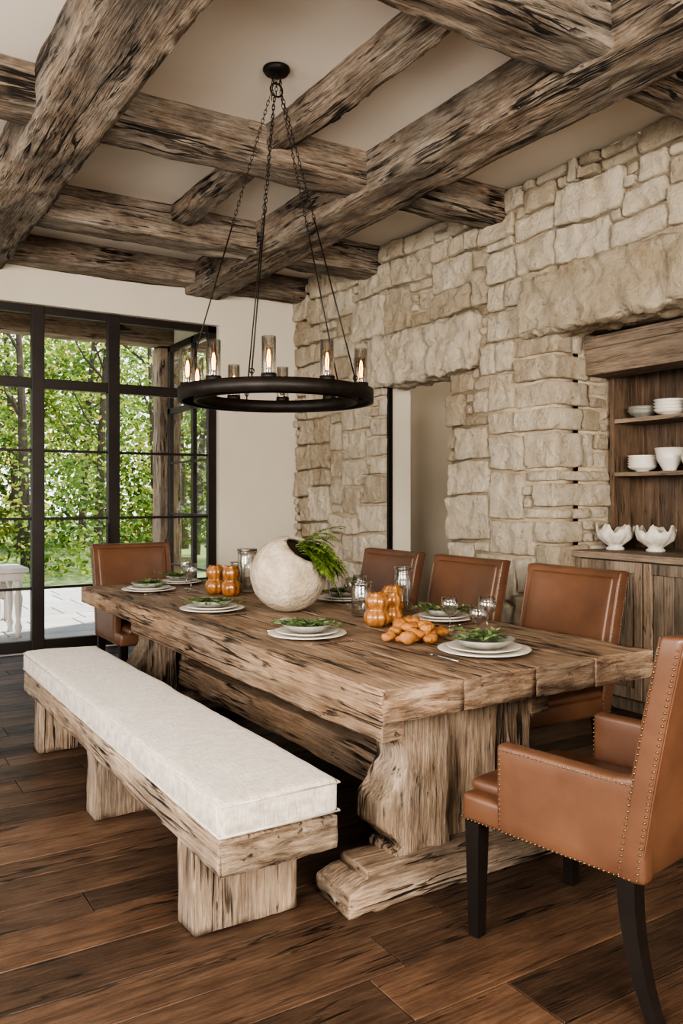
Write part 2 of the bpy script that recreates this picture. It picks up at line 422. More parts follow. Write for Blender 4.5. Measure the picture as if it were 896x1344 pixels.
for (a,b,c,d) in stones:
    sd+=1
    g=.0115; pr=rng.uniform(.004,.045)
    near=b>2.3
    res=.032 if near else .12
    x1=XS+.06
    if abs(a-NY1)<1e-6 and d<=NZ+1e-6:
        dep=rng.choice([.16,.26,.34,.55]); x1=XS+dep-.007
        rbox(mb,(XS-pr,a-.02,c+g),(x1,b-g,d-g),r=.015,res=.034,amp=.020,freq=9,warp=wj,seed=sd,chip=.012,dm=(1,1,.4))
        x=XS+dep
        while x<XS+ND-.02:
            xe=min(x+rng.choice([.13,.2,.28]),XS+ND)
            if XS+ND-xe<.07: xe=XS+ND
            zc=[c,d] if d-c<.17 or rng.random()<.5 else [c,(c+d)/2,d]
            for q in range(len(zc)-1):
                sd+=1
                rbox(mb,(x+g,a-rng.uniform(.0,.025),zc[q]+g),(xe-g,a+.06,zc[q+1]-g),r=.015,res=.034,amp=.018,freq=9,warp=wj,seed=sd,chip=.012,dm=DMJ)
            x=xe
    else:
        yy0=a+g; yy1=b-g
        if abs(a-DY1)<1e-6 and d<=DZ+1e-6: yy0=a-.005
        if abs(b-DY0)<1e-6 and d<=DZ+1e-6: yy1=b+.005
        big=min(b-a,d-c)
        rbox(mb,(XS-pr,yy0,c+g),(x1,yy1,d-g),r=.015,res=res,amp=.014+.08*min(.22,big),freq=8,warp=wv,seed=sd,chip=.013,dm=DM)
rbox(mb,(XS-.095,4.80,DZ+.0),(XS+.25,6.53,2.82),r=.03,res=.028,amp=.045,freq=6,seed=900,wane=.03,chip=.03)
rbox(mb,(XS-.095,NY0,NZ),(XS+.30,4.28,2.95),r=.03,res=.028,amp=.045,freq=6,seed=901,wane=.03,chip=.03)
mb.finish('wall_right',[stone,mortar])
mb=MB()
rbox(mb,(4.262,DY1-.030,0),(4.31,DY1-.006,DZ),r=.003)
rbox(mb,(4.31,DY1-.016,0),(4.52,DY1-.006,DZ),r=.003,mat=1); rbox(mb,(4.31,DY0+.008,0),(4.52,DY0+.018,DZ),r=.003,mat=1)
mb.finish('trim_1',[iron,plaster],smooth=False)

# ceiling beams -------------------------------------------------
def beam(lo,hi,axis,seed):
    st=[1,1,1]; st[axis]=.25
    m=MB(); rbox(m,lo,hi,r=.012,res=.032,amp=.017,freq=9,st=st,seed=seed,wane=.014,chip=.034)
    m.finish('ceiling_beam',[(beam_x,beam_y)[axis]])
zb=ZC+.03
beam((3.0,Y0,3.385),(3.38,YB,zb),1,1)
beam((.93,Y0,3.385),(1.31,YB,zb),1,2)
beam((2.27,Y0,3.53),(2.44,6.2,zb),1,3)
for k,(a,b,zz) in enumerate([(2.5,2.8,3.43),(4.48,4.74,3.43),(6.10,6.42,3.41),(7.42,YB-.002,3.45),(.6,.85,3.43)]):
    beam((X0,a,zz),(XS+.0,b,zb),0,5+k)

# windows --------------------------------------------------------
mb=MB(); fy0,fy1=YB+.07,YB+.13
def wb(x0,x1,z0,z1,dy=0): rbox(mb,(x0,fy0-dy,z0),(x1,fy1+dy,z1),r=.005)
wb(WX0,WX0+.07,0,WZ); wb(WX1-.09,WX1,0,WZ); wb(WX0,WX1,WZ-.07,WZ); wb(WX0,WX1,0,.10); wb(WX0,WX1,2.385,2.475,.01)
xm=[.94,1.63,2.32]
for x in xm: wb(x-.055,x+.055,0,WZ,.012)
for z in (.57,1.20,1.82): wb(WX0,WX1,z-.012,z+.012,-.012)
rbox(mb,(2.24,fy0-.06,.95),(2.26,fy0-.03,1.15),r=.005)
box(mb,(WX0,YB+.098,0.05),(WX1,YB+.102,WZ-.03),1)
mb.finish('window_1',[bronze,pane],smooth=False)
mb=MB()
def ws(y0,y1,z0,z1): rbox(mb,(3.47,y0,z0),(3.52,y1,z1),r=.005)
ws(7.95,8.02,0,3.2); ws(9.38,9.46,0,3.2); ws(8.65,8.72,0,3.2); ws(7.95,9.46,3.12,3.2); ws(7.95,9.46,0,.12); ws(7.95,9.46,2.38,2.45)
for z in (.6,1.2,1.8): ws(7.95,9.46,z-.012,z+.012)
box(mb,(3.493,7.98,.05),(3.497,9.4,3.15),1)
mb.finish('window_2',[bronze,pane],smooth=False)
mb=MB()
for yy in (-1.4,-.3,.8,1.86,2.1,3.2,4.3,5.34): rbox(mb,(X0-.12,yy,.3),(X0-.06,yy+.06,3.1),r=.005)
for z in (.3,1.2,2.1,3.04): rbox(mb,(X0-.12,-1.4,z),(X0-.06,5.4,z+.06),r=.005)
mb.finish('window_3',[bronze],smooth=False)  # frames of the unseen left openings, added to admit light

# niche cabinetry ------------------------------------------------
cab=empty('built_in_cabinet')
CF=4.42; cy0,cy1=NY0+.02,NY1-.02
mb=MB()
rbox(mb,(CF+.025,cy0,.0),(5.15,cy1,.985),r=.003)
rbox(mb,(CF,cy1-.055,.08),(CF+.03,cy1,.985),r=.003)
y=cy1-.06
while y-.52>cy0:
    ya,yb=y-.50,y
    for q in range(5):
        rbox(mb,(CF+.012,ya+.06+q*.076,.16),(CF+.03,ya+.132+q*.076,.91),r=.004)
    rbox(mb,(CF-.004,ya,.09),(CF+.03,ya+.058,.975),r=.003); rbox(mb,(CF-.004,yb-.058,.09),(CF+.03,yb,.975),r=.003)
    rbox(mb,(CF-.004,ya+.058,.09),(CF+.03,yb-.058,.16),r=.003); rbox(mb,(CF-.004,ya+.058,.905),(CF+.03,yb-.058,.975),r=.003)
    y-=.512
mb.finish('base_cabinet',[cab_z],cab,smooth=False)
mb=MB(); rbox(mb,(CF-.03,cy0,.985),(5.15,cy1,1.03),r=.006,res=.3); mb.finish('countertop',[cab_y],cab,smooth=False)
mb=MB(); rbox(mb,(4.53,cy0,2.25),(4.80,cy1,2.52),r=.008,res=.1,amp=.004,st=(1,.2,1)); rbox(mb,(4.51,cy0,2.43),(4.55,cy1,2.50),r=.01); mb.finish('header',[cab_y],cab,smooth=False)
mb=MB()
yy=cy0
while yy<cy1-.01:
    rbox(mb,(5.10,yy+.001,1.03),(5.13,min(yy+.13,cy1)-.001,2.5),r=.004); yy+=.13
rbox(mb,(4.785,cy1-.035,1.03),(5.1,cy1,2.5),r=.003); rbox(mb,(4.785,2.55,1.03),(5.1,2.58,2.5),r=.003)
mb.finish('shelf_carcass',[cab_d],cab,smooth=False)
mb=MB()
for z in (1.545,1.925): rbox(mb,(4.79,cy0,z),(5.1,cy1-.036,z+.03),r=.003)
mb.finish('shelves',[cab_y],cab,smooth=False)

def bowlprof(r,h,t=.008,foot=.45): return [(0.0,.004),(r*foot,0.0),(r*foot,.01),(r*.8,h*.45),(r,h),(r-t,h),(r*.78-t,h*.48),(r*foot*.9,.016),(0.0,.014)]
def bowl(name,x,y,z,r,h,n=1,mat=ceramic,dz=.022,ruf=None,rot=0):
    m=MB()
    for i in range(n): lathe(m,[(a,b+i*dz) for a,b in bowlprof(r,h)],40,ruffle=ruf)
    return m.finish(name,[mat],loc=(x,y,z+.001),rot=rot)
bowl('stacked_bowls',4.92,3.82,1.955,.105,.06,2,stoneware)
bowl('stacked_bowls',4.92,3.595,1.955,.11,.045,4,ceramic)
bowl('stacked_bowls',4.92,3.36,1.955,.11,.06,3,stoneware)
bowl('stacked_plates',4.92,3.82,1.575,.105,.045,5,ceramic,.018)
bowl('ceramic_bowl',4.92,3.60,1.575,.10,.16,1)
bowl('ceramic_bowl',4.90,3.395,1.575,.09,.11,1)
bowl('ceramic_bowl',4.92,3.16,1.575,.10,.12,1)
bowl('stacked_plates',4.92,3.10,1.955,.11,.03,5,ceramic,.014)
def ruf(a,r,z): return (.020*sin(6*a)+.014*sin(11*a+1))*max(0,(z-.04)/.1)
for (x,y_,ro) in ((4.66,3.845,0),(4.72,3.56,1.3)):
    m=MB(); lathe(m,[(0,.004),(.06,0),(.062,.012),(.045,.028),(.07,.045),(.118,.09),(.132,.15),(.120,.15),(.108,.095),(.06,.055),(0,.048)],48,lobe=12,lamp=.025,ruffle=ruf)
    m.finish('ruffled_bowl',[rustic],loc=(x,y_,1.031),rot=ro)

# dining table -----------------------------------------------------
tab=empty('dining_table')
TX0,TX1,TY0,TY1=1.55,2.93,2.22,5.97
mb=MB()
bx=[TX0,1.90,2.25,2.58,TX1]
for i in range(4):
    e0=rng.uniform(-.003,.003); e1=rng.uniform(-.003,.003)
    rbox(mb,(bx[i]+(.0004 if i else 0),TY0+e0,.648),(bx[i+1]-(.0004 if i<3 else 0),TY1+e1,.760),r=.004,res=.024,amp=.0035,freq=18,st=(1,.4,1),seed=40+i,wane=.003,chip=.016)
mb.finish('top',[tab_y],tab)
mb=MB()
for x in (1.63,2.34): rbox(mb,(x,2.335,.545),(x+.10,5.10,.652),r=.008,res=.035,amp=.008,freq=9,st=(1,.25,1),seed=x,chip=.014)
rbox(mb,(1.95,2.45,.18),(2.09,5.2,.33),r=.012,res=.05,amp=.010,freq=8,st=(1,.25,1),seed=77)
mb.finish('rails',[tab_y],tab)
PH=[(.12,.34),(.15,.34),(.165,.31),(.19,.34),(.25,.395),(.32,.395),(.39,.345),(.46,.305),(.52,.31),(.57,.355),(.652,.375)]
def prof_hw(z):
    for (a,b),(c,d) in zip(PH[:-1],PH[1:]):
        if z<=c:
            t=max(0,(z-a)/(c-a)); t=t*t*(3-2*t); return b+(d-b)*t
    return PH[-1][1]
cx=2.035
for nm,ty in (('trestle_a',2.345),('trestle_b',5.08)):
    mb=MB()
    for sgn in (-1,1):
        def wp(p,sgn=sgn):
            t=p.x/.30
            return Vector((cx+sgn*(.10+(prof_hw(p.z)-.10)*t),p.y,p.z))
        rbox(mb,(0,ty,.12),(.30,ty+.17,.652),r=.009,res=.017,amp=.011,freq=11,st=(1,1,.35),warp=wp,seed=ty+sgn,chip=.020)
    rbox(mb,(cx-.12,ty+.04,.12),(cx+.12,ty+.14,.652),r=.012,res=.03,amp=.012,freq=9,st=(1,1,.25),seed=ty+5)
    mb.finish(nm+'_posts',[tab_z],tab)
    mb=MB()
    fc=cx-.04
    def wf(p):
        e=abs(p.x-fc); k=max(0,(e-.42)/.13)
        return Vector((p.x,p.y,p.z-(.045*k*k if p.z>.05 else 0)))
    rbox(mb,(fc-.53,ty-.055,0.002),(fc+.53,ty+.16,.105),r=.008,res=.026,amp=.009,freq=8,st=(.4,1,1),warp=wf,seed=ty,chip=.015)
    rbox(mb,(fc-.44,ty-.03,0.09),(fc+.44,ty+.15,.135),r=.008,res=.03,amp=.008,freq=8,st=(.4,1,1),seed=ty+2,chip=.012)
    mb.finish(nm+'_foot',[tab_x],tab)

# bench -----------------------------------------------------------
bench=empty('bench')
mb=MB(); rbox(mb,(.98,2.235,.275),(1.39,5.05,.382),r=.005,res=.025,amp=.006,freq=12,st=(1,.3,1),seed=61,wane=.005,chip=.020)
mb.finish('plank',[bn_y],bench)
mb=MB()
for yy in (2.45,3.57,4.66): rbox(mb,(.985,yy,0.002),(1.36,yy+.14,.278),r=.005,res=.025,amp=.006,freq=8,st=(.5,1,.5),seed=yy,chip=.018)
mb.finish('legs',[bn_z],bench)
mb=MB()
def cw(p):
    ex=min(p.x-.975,1.395-p.x)/.21; ey=min(1,min(p.y-2.235,5.055-p.y)/.25)
    if p.z>.45: return Vector((p.x,p.y,p.z+.016*math.sqrt(max(0,ex))*math.sqrt(max(0,ey))+.004*noise.noise(p*5)))
    return p
rbox(mb,(.975,2.232,.384),(1.395,5.055,.498),r=.024,res=.035,amp=.004,freq=5,warp=cw,seed=3)
for z in (.397,.487):
    L=[(.977,2.234,z),(1.393,2.234,z),(1.393,5.053,z),(.977,5.053,z),(.977,2.234,z)]
    tube(mb,L,.0035,6)
mb.finish('cushion',[linen],bench)

# chairs ----------------------------------------------------------
def backwarp(p):
    t=(p.z-.37)/.66
    return Vector((p.x*(1+.02*t),p.y-.265-.135*t-.03*t*t+.04*(p.x/.3)**2*t,p.z+.006*(p.x/.3)**2*(t>.9)))
def nails_line(mb,pts,sp=.0150,r=.0037):
    pts=[Vector(p) for p in pts]
    for a,b in zip(pts[:-1],pts[1:]):
        n=max(1,int((b-a).length/sp))
        for i in range(n): ball(mb,a+(b-a)*i/n,r,6,4)
def make_chair(arms):
    body=MB()
    rbox(body,(-.298,-.28,.365),(.298,.315,.455),r=.02,res=.08,amp=.001)
    def seatw(p):
        if p.z>.46:
            return Vector((p.x,p.y,p.z+.018*max(0,1-(p.x/.25)**2)*max(0,1-((p.y-.02)/.32)**2)))
        return p
    sx=.242 if arms else .292
    rbox(body,(-sx,-.27,.44),(sx,.325,.485),r=.02,res=.04,warp=seatw)
    rbox(body,(-.30,-.034,.365),(.30,.034,1.035),r=.014,res=.045,warp=backwarp)
    rbox(body,(-.262,.018,.50),(.262,.046,1.005),r=.018,res=.045,warp=backwarp)
    for s in (-1,1):
        for off in (-.034,.034):
            tube(body,[backwarp(Vector((s*.292,off,.38+.65*i/12))) for i in range(13)],.003,6)
    nl=MB()
    for s in (-1,1):
        for off in (-.026,.026):
            P=[backwarp(Vector((s*.300,off,.38+.64*i/12))) for i in range(13)]
            nails_line(nl,P)
        nails_line(nl,[(s*.298,-.27,.374),(s*.298,.30,.374)])
    nails_line(nl,[(-.29,.315,.374),(.29,.315,.374)])
    nails_line(nl,[backwarp(Vector((-.29+.58*i/8,-.035,1.02))) for i in range(9)])
    if arms:
        for s in (-1,1):
            def aw(p,s=s):
                up=max(0,(p.z-.60)/.04)
                back=max(0,(-.20-p.y)/.12)
                return Vector((s*p.x,p.y,p.z+.03*up*back*back))
            rbox(body,(.243,-.315,.367),(.300,.175,.640),r=.016,res=.04,warp=aw)
            nails_line(nl,[(s*.2995,.160,.38),(s*.2995,.160,.625),(s*.2995,-.28,.628)])
            nails_line(nl,[(s*.25,.174,.48),(s*.25,.174,.63)])
    lg=MB()
    def leg(x,y,ben,wt,wb_):
        n=8; vs=[]
        for i in range(n+1):
            t=i/n; z=.368*(1-t); w=(wt+(wb_-wt)*t)/2; yy=y+ben*t*t
            vs+=[Vector((x-w,yy-w,z)),Vector((x+w,yy-w,z)),Vector((x+w,yy+w,z)),Vector((x-w,yy+w,z))]
        fs=[(4*i+k,4*i+(k+1)%4,4*i+4+(k+1)%4,4*i+4+k) for i in range(n) for k in range(4)]+[(0,1,2,3),(4*n,4*n+1,4*n+2,4*n+3)]
        lg.add(vs,fs)
    for s in (-1,1):
        leg(s*.265,.275,.0,.054,.038); leg(s*.265,-.255,-.075,.054,.036)
    return body,lg,nl
meshes={}
for arms in (True,False):
    b,l,n=make_chair(arms)
    bo=b.finish('leather_body',[leather]); lo_=l.finish('legs',[darkwood],smooth=False); no=n.finish('nailhead_trim',[brass])
    meshes[arms]=(bo.data,lo_.data,no.data)
    for o in (bo,lo_,no): bpy.data.objects.remove(o)
def chair(name,arms,x,y,rot):
    e=empty(name,(x,y,0.001),rot)
    for nm,me in zip(('leather_body','legs','nailhead_trim'),meshes[arms]): addobj(nm,me,e)
chair('armchair',True,2.07,1.77,radians(9.2))
chair('armchair',True,2.01,5.90,radians(180))
for yy in (2.93,3.74,4.52): chair('dining_chair',False,2.86,yy,radians(90))

# chandelier -------------------------------------------------------
CX,CY,RZ,RR=2.015,3.86,1.895,.51
ch=empty('chandelier',(CX,CY,0))
mb=MB()
lathe(mb,[(.49,RZ),(.512,RZ),(.512,RZ+.066),(.49,RZ+.066),(.49,RZ+.060),(.43,RZ+.060),(.43,RZ+.046),(.49,RZ+.046),(.49,RZ)],96)
lathe(mb,[(.43,RZ+.062),(.43,RZ+.0),(.418,RZ+.0),(.418,RZ+.062),(.43,RZ+.062)],96)
mb.finish('ring',[iron],ch)
mb=MB(); gl=MB(); bl=MB(); fl=MB()
for k in range(10):
    a=radians(-122+36*k); x,y=.465*cos(a),.465*sin(a); z=RZ+.060
    lathe(mb,[(0,z),(.036,z),(.038,z+.006),(.037,z+.026),(.031,z+.028),(.031,z+.012),(0,z+.012)],20,(x,y,0))
    lathe(mb,[(0,z+.012),(.013,z+.012),(.013,z+.05),(0,z+.05)],12,(x,y,0))
    lathe(gl,[(.034,z+.014),(.034,z+.200),(.032,z+.200),(.032,z+.014)],24,(x,y,0))
    lathe(bl,[(.010,z+.05),(.017,z+.075),(.018,z+.11),(.012,z+.145),(.002,z+.155)],14,(x,y,0))
    for q in range(4):
        b=q*pi/2; tube(fl,[(x+.006*cos(b),y+.006*sin(b),z+.058),(x+.009*cos(b),y+.009*sin(b),z+.10),(x+.003*cos(b),y+.003*sin(b),z+.138)],.0016,5)
mb.finish('candle_cups',[iron],ch); gl.finish('glass_tubes',[glass],ch); bl.finish('bulbs',[bulbglass],ch); fl.finish('filaments',[filament],ch)
mb=MB()
lathe(mb,[(0,ZC-.001),(.07,ZC-.001),(.072,ZC-.012),(.06,ZC-.03),(.02,ZC-.038),(0,ZC-.038)],32)
def ringv(c,r,t,n=20,axis='z'):
    pts=[]
    for i in range(n+1):
        a=2*pi*i/n; pts.append(Vector(c)+(Vector((r*cos(a),r*sin(a),0)) if axis=='z' else Vector((r*cos(a),0,r*sin(a)))))
    tube(mb,pts,t,6,cap=False)
ringv((0,0,ZC-.06),.025,.004,axis='x'); ringv((0,0,ZC-.115),.035,.005,axis='x')
def chain(a,b,L=.034):
    a=Vector(a); b=Vector(b); d=(b-a); n=int(d.length/(L*.72)); t=d.normalized(); u=t.cross(Vector((0.3,.8,.1))).normalized(); w=t.cross(u)
    for i in range(n):
        c=a+d*((i+.5)/n); s=u if i%2 else w
        pts=[]
        for k in range(11):
            an=2*pi*k/10; pts.append(c+t*(L*.5*cos(an))+s*(L*.20*sin(an)))
        tube(mb,pts,.0019,5,cap=False)
for k in range(3):
    a=2*pi*k/3; chain((.02*cos(a),.02*sin(a),ZC-.035),(.03*cos(a),.03*sin(a),ZC-.16))
for k in range(5):
    a=radians(-140+72*k+8); p0=Vector((.035*cos(a),.035*sin(a),ZC-.15)); p2=Vector((.465*cos(a),.465*sin(a),RZ+.10)); p1=p0+(p2-p0)*.45
    chain(p0,p1); tube(mb,[p1,p2],.0036,6); ball(mb,p1,.009); ringv(p2,.012,.003,10,'x'); tube(mb,[p2,(.465*cos(a),.465*sin(a),RZ+.05)],.004,6)
mb.finish('canopy_and_chains',[iron],ch)

# table setting ----------------------------------------------------
TZ=.7645
def setting(x,y,rot,r=.18):
    e=empty('place_setting',(x,y,TZ),rot)
    m=MB(); lathe(m,[(0,.004),(r*.6,0),(r*.65,.004),(r*.97,.014),(r,.018),(r*.97,.020),(r*.64,.010),(0,.010)],48)
    lathe(m,[(0,.012),(r*.5,.012),(r*.78,.026),(r*.80,.030),(r*.77,.030),(r*.5,.018),(0,.018)],48)
    m.finish('plates',[ceramic],e)
    m=MB(); lathe(m,[(0,.018),(r*.3,.018),(r*.52,.034),(r*.66,.060),(r*.63,.060),(r*.50,.040),(r*.28,.026),(0,.026)],40); m.finish('bowl',[stoneware],e)
    m=MB(); rg=random.Random(int(x*100+y*10))
    random.seed(int(x*100))
    for s in range(15):
        a=rg.uniform(0,2*pi); L=rg.uniform(.07,.14)
        p=Vector((rg.uniform(-.05,.05),rg.uniform(-.05,.05),.056)); d=Vector((cos(a),sin(a),rg.uniform(.05,.40)))
        pts=[p+d*L*t-Vector((0,0,.03*t*t)) for t in (0,.25,.5,.75,1)]
        tube(m,pts,.0013,4)
        for t in range(12):
            q=p+d*L*(t/12)-Vector((0,0,.03*(t/12)**2))
            for sg in (-1,1):
                dd=Vector((cos(a+sg*.9),sin(a+sg*.9),rg.uniform(0,.8))); leaf(m,q,dd,rg.uniform(.022,.038),.013,nrm=Vector((rg.uniform(-.7,.7),rg.uniform(-.7,.7),1)))
    m.finish('herb_garnish',[herbm],e,recalc=False)
    m=MB()
    k0=-r-.030
    tube(m,[(k0,-.1,.003),(k0,.04,.004),(k0,.055,.004)],[.003,.0025,.004],6)
    for k in range(3): tube(m,[(k0-.006+.006*k,.055,.004),(k0-.006+.006*k,.1,.004)],.0013,5)
    rbox(m,(r+.022,-.1,0),(r+.030,.01,.005),r=.002); rbox(m,(r+.018,.01,.001),(r+.034,.11,.004),r=.0014)
    m.finish('cutlery',[silver],e)
setting(2.28,2.54,0,.19); setting(1.86,3.26,-pi/2); setting(1.83,4.28,-pi/2); setting(1.85,5.40,-pi/2)
setting(2.20,5.74,pi,.16); setting(2.70,3.32,pi/2,.16); setting(2.70,4.28,pi/2,.17); setting(2.70,5.05,pi/2,.17)
def napkin(x,y,rot):
    m=MB()
    def w(p): return Vector((p.x,p.y,p.z+.008+.010*sin(p.x*40+p.y*13)*.5+.004*noise.noise(p*20)))
    rbox(m,(-.06,-.09,.0),(.06,.09,.010),r=.004,res=.012,warp=w)
    m.finish('linen_napkin',[napkin_m],loc=(x,y,TZ),rot=rot)
napkin(1.98,3.60,.3); napkin(1.96,4.62,.2)
def wineglass(name,x,y,h=.2,r=.04):
    m=MB(); lathe(m,[(0,.004),(r*.9,.001),(r*.9,.003),(.006,.008),(.004,.02),(.004,h*.42),(.012,h*.46),(r*.9,h*.62),(r,h*.78),(r*.82,h),(r*.80,h),(r*.97,h*.78),(r*.87,h*.63),(.008,h*.48),(0,h*.47)],28)
    m.finish(name,[glass],loc=(x,y,TZ))
wineglass('wine_glass',2.10,5.36,.22); wineglass('wine_glass',2.08,5.22,.19); wineglass('wine_glass',2.56,3.98,.17); wineglass('wine_glass',2.52,3.05,.16,.045); wineglass('wine_glass',2.62,2.90,.17,.045); wineglass('wine_glass',2.45,4.55,.2)
wineglass('wine_glass',2.46,2.78,.15,.042); wineglass('wine_glass',2.52,3.83,.20,.045)
def tumbler(x,y,h,r,name='glass_hurricane',lid=False):
    m=MB(); lathe(m,[(0,0.002),(r*.9,.002),(r,.01),(r,h*.8),(r*.93,h*.86),(r,h),(r-.003,h),(r*.90,h*.86),(r-.004,h*.8),(r-.004,.014),(0,.010)],32); lathe(m,[(r+.002,h-.006),(r+.002,h+.004),(r-.006,h+.004),(r-.006,h-.006),(r+.002,h-.006)],32)
    if lid: lathe(m,[(0,h+.005),(r*1.04,h+.005),(r*1.04,h+.016),(r*.9,h+.018),(0,h+.020)],32,mat=1)
    m.finish(name,[glass,silver],loc=(x,y,TZ))
tumbler(2.40,5.02,.27,.065,'lidded_glass_jar',True); tumbler(2.74,3.72,.24,.05); tumbler(2.42,5.22,.18,.05); tumbler(2.42,3.66,.18,.055)
def gourd(x,y,s=1,tall=1,name='amber_gourd_vase'):
    m=MB(); P=[(0,.0),(.036,.0),(.050,.012),(.056,.035),(.052,.055),(.040,.067),(.038,.074),(.046,.088),(.049,.106),(.044,.124),(.034,.134),(.036,.140),(.030,.140),(.026,.12),(0,.11)]
    lathe(m,[(a*s,b*s*tall) for a,b in P],54,lobe=9,lamp=.06)
    nv=[]
    for v in m.v: nv.append(Vector((v.x,v.y,v.z))*(1+.05*noise.noise(v*45+Vector((x*9,0,0)))))
    m.v=nv
    m.finish(name,[amber],loc=(x,y,TZ),rot=x*9)
gourd(2.17,5.02,1.15,1.15); gourd(2.21,4.86,1.15,1.2); gourd(2.30,3.34,1.15,1.0); gourd(2.60,3.63,1.15,.95); gourd(2.42,3.38,.95,1.15)
m=MB(); rg=random.Random(5)
for i in range(22):
    a=rg.uniform(0,2*pi); q=.135*math.sqrt(rg.random()); r=rg.uniform(.026,.036)
    up=i>12
    if up: q*=.55
    ball(m,(q*cos(a)*1.1,q*sin(a),r*.8+.002+(.036 if up else 0)),r,16,10,sc=(rg.uniform(.9,1.5),rg.uniform(.8,1.1),.8),amp=.45)
m.v=[Vector((v.x,v.y,max(v.z,.001))) for v in m.v]
m.finish('dried_orange_fruit',[fruitm],loc=(2.215,2.93,TZ))

# globe vase + fern
fv=empty('fern_planter',(2.19,4.05,TZ))
R=.212
rt=Vector((.847,-.531,0)); vw=Vector((.531,.847,0))
tdir=(rt*.80-vw*.6).normalized()
tilt=Matrix.Rotation(radians(38),4,Vector((0,0,1)).cross(tdir))
P=[]; OA=31
for i in range(25):
    th=pi-(pi-radians(OA))*i/24; P.append((R*sin(th),R*cos(th)))
for i in range(6):
    th=radians(OA)+radians(50)*i/5; P.append(((R-.018)*sin(th),(R-.018)*cos(th)))
m=MB(); lathe(m,P,72,M=tilt)
nv=[]
for v in m.v:
    v=v.copy(); n_=noise.noise(v*7)+.6*noise.noise(v*19)+.4*noise.noise(v*40); v*=(1+.016*n_); v.z+=R-.006
    if v.z<.002: v.z=.002
    nv.append(v)
m.v=nv
m.finish('globe_vase',[vase_m],fv)
m=MB(); lathe(m,[(0,R*.66),(R*.5,R*.64),(R*.66,R*.58)],32,M=tilt,c=(0,0,R)); m.finish('soil',[soil],fv)
m=MB(); rg=random.Random(11); random.seed(3)
open_c=tilt@Vector((0,0,R*.78))+Vector((0,0,R)); ax=(tilt@Vector((0,0,1))).normalized()
for k in range(96):
    a=rg.uniform(0,2*pi); side=(tilt@Vector((cos(a),sin(a),0)))
    d=(ax*.4+side*rg.uniform(.1,.5)+rt*rg.uniform(.3,1.3)+Vector((0,0,rg.uniform(-.25,.05)))).normalized()
    L=rg.uniform(.13,.30); p=open_c+side*rg.uniform(0,.07)+rt*.015
    droop=rg.uniform(.4,1.3)
    pts=[]; q=p.copy(); dd=d.copy(); N=20
    for i in range(N+1):
        pts.append(q.copy()); q=q+dd*(L/N); dd=(dd-Vector((0,0,droop*2.4/N))).normalized()
    pts=[Vector((pt.x,pt.y,max(pt.z,.03+.001*k))) for pt in pts]
    tube(m,pts,.0014,4)
    for i in range(3,N):
        t=(pts[i+1]-pts[i]).normalized() if (pts[i+1]-pts[i]).length>1e-5 else dd; s=t.cross(Vector((0,0,1)))
        if s.length<.1: s=t.cross(rt)
        s.normalize(); up=s.cross(t); w=.044*sin(pi*(i-1)/N)**.7
        for sg in (-1,1):
            leaf(m,pts[i],(s*sg+t*.45+up*rg.uniform(-.1,.25)),w,.0115,nrm=up)
m.finish('fern_fronds',[fernm],fv,recalc=False)
m=MB()
for k in range(3):
    pts=[]
    for i in range(12):
        t=i/11; pts.append(open_c+rt*(.05+.15*t+.04*sin(5*t+k))+Vector((0.03*k,-.02*k,.03*sin(pi*t)-.28*t*t)))
    pts=[Vector((p.x,p.y,max(p.z,.012))) for p in pts]
    tube(m,pts,[.006*(1-.6*i/11) for i in range(12)],6)
m.finish('vine_stems',[barkm],fv)

# ------------------------------------------------------------------ exterior
mb=MB(); box(mb,(-30,12.0,-.35),(40,60,-.12)); box(mb,(-30,7.95,-.35),(40,12.0,-.12)); mb.finish('lawn_ground',[grass],smooth=False)
mb=MB(); rng=random.Random(9); yy=7.92
while yy<13.4:
    h=rng.uniform(.4,.7); xx=-3
    while xx<7:
        w=rng.uniform(.5,1.1); rbox(mb,(xx+.008,yy+.008,-.13),(xx+w-.008,yy+h-.008,-.03),r=.008); xx+=w
    yy+=h
mb.finish('patio_floor',[outst],smooth=False)
m=MB(); rbox(m,(3.40,9.52,-.03),(3.67,9.79,3.20),r=.02,res=.08,amp=.015,st=(1,1,.3)); m.finish('porch_post',[bn_z])
m=MB(); rbox(m,(-3,9.52,3.22),(4.2,9.80,3.48),r=.02,res=.08,amp=.01,st=(.3,1,1)); m.finish('porch_beam',[bn_x])
m=MB(); box(m,(-3,YB+.2,3.50),(6,9.9,3.58)); m.finish('porch_roof',[bn_x],smooth=False)
m=MB(); box(m,(3.56,7.92,3.2),(3.72,9.48,3.49)); m.finish('wall_exterior',[plaster],smooth=False)
ot=empty('outdoor_table',(1.50,9.05,-.03))
m=MB(); rbox(m,(-.55,-.30,.66),(.25,.30,.71),r=.01); rbox(m,(-.50,-.26,.58),(.20,.26,.66),r=.008); m.finish('top',[ceramic],ot,smooth=False)
m=MB()
for x in (-.45,.16):
    for y in (-.22,.22): lathe(m,[(0,0),(.03,0),(.025,.05),(.04,.10),(.022,.16),(.035,.30),(.045,.40),(.025,.47),(.04,.52),(.04,.6),(0,.6)],16,(x,y,0))
m.finish('turned_legs',[ceramic],ot)
oc=empty('outdoor_chair',(1.45,10.5,-.03))
m=MB(); rbox(m,(-.35,-.35,.25),(.35,.35,.45),r=.05); rbox(m,(-.35,.25,.4),(.35,.38,.85),r=.05); rbox(m,(-.4,-.35,.2),(-.32,.35,.6),r=.03); rbox(m,(.32,-.35,.2),(.4,.35,.6),r=.03); m.finish('cushions',[linen],oc)
m=MB()
for x in (-.34,.34):
    for y in (-.3,.3): rbox(m,(x-.03,y-.03,0),(x+.03,y+.03,.28),r=.005)
m.finish('legs',[ceramic],oc)
rng=random.Random(4)
blobs=[]
m=MB()
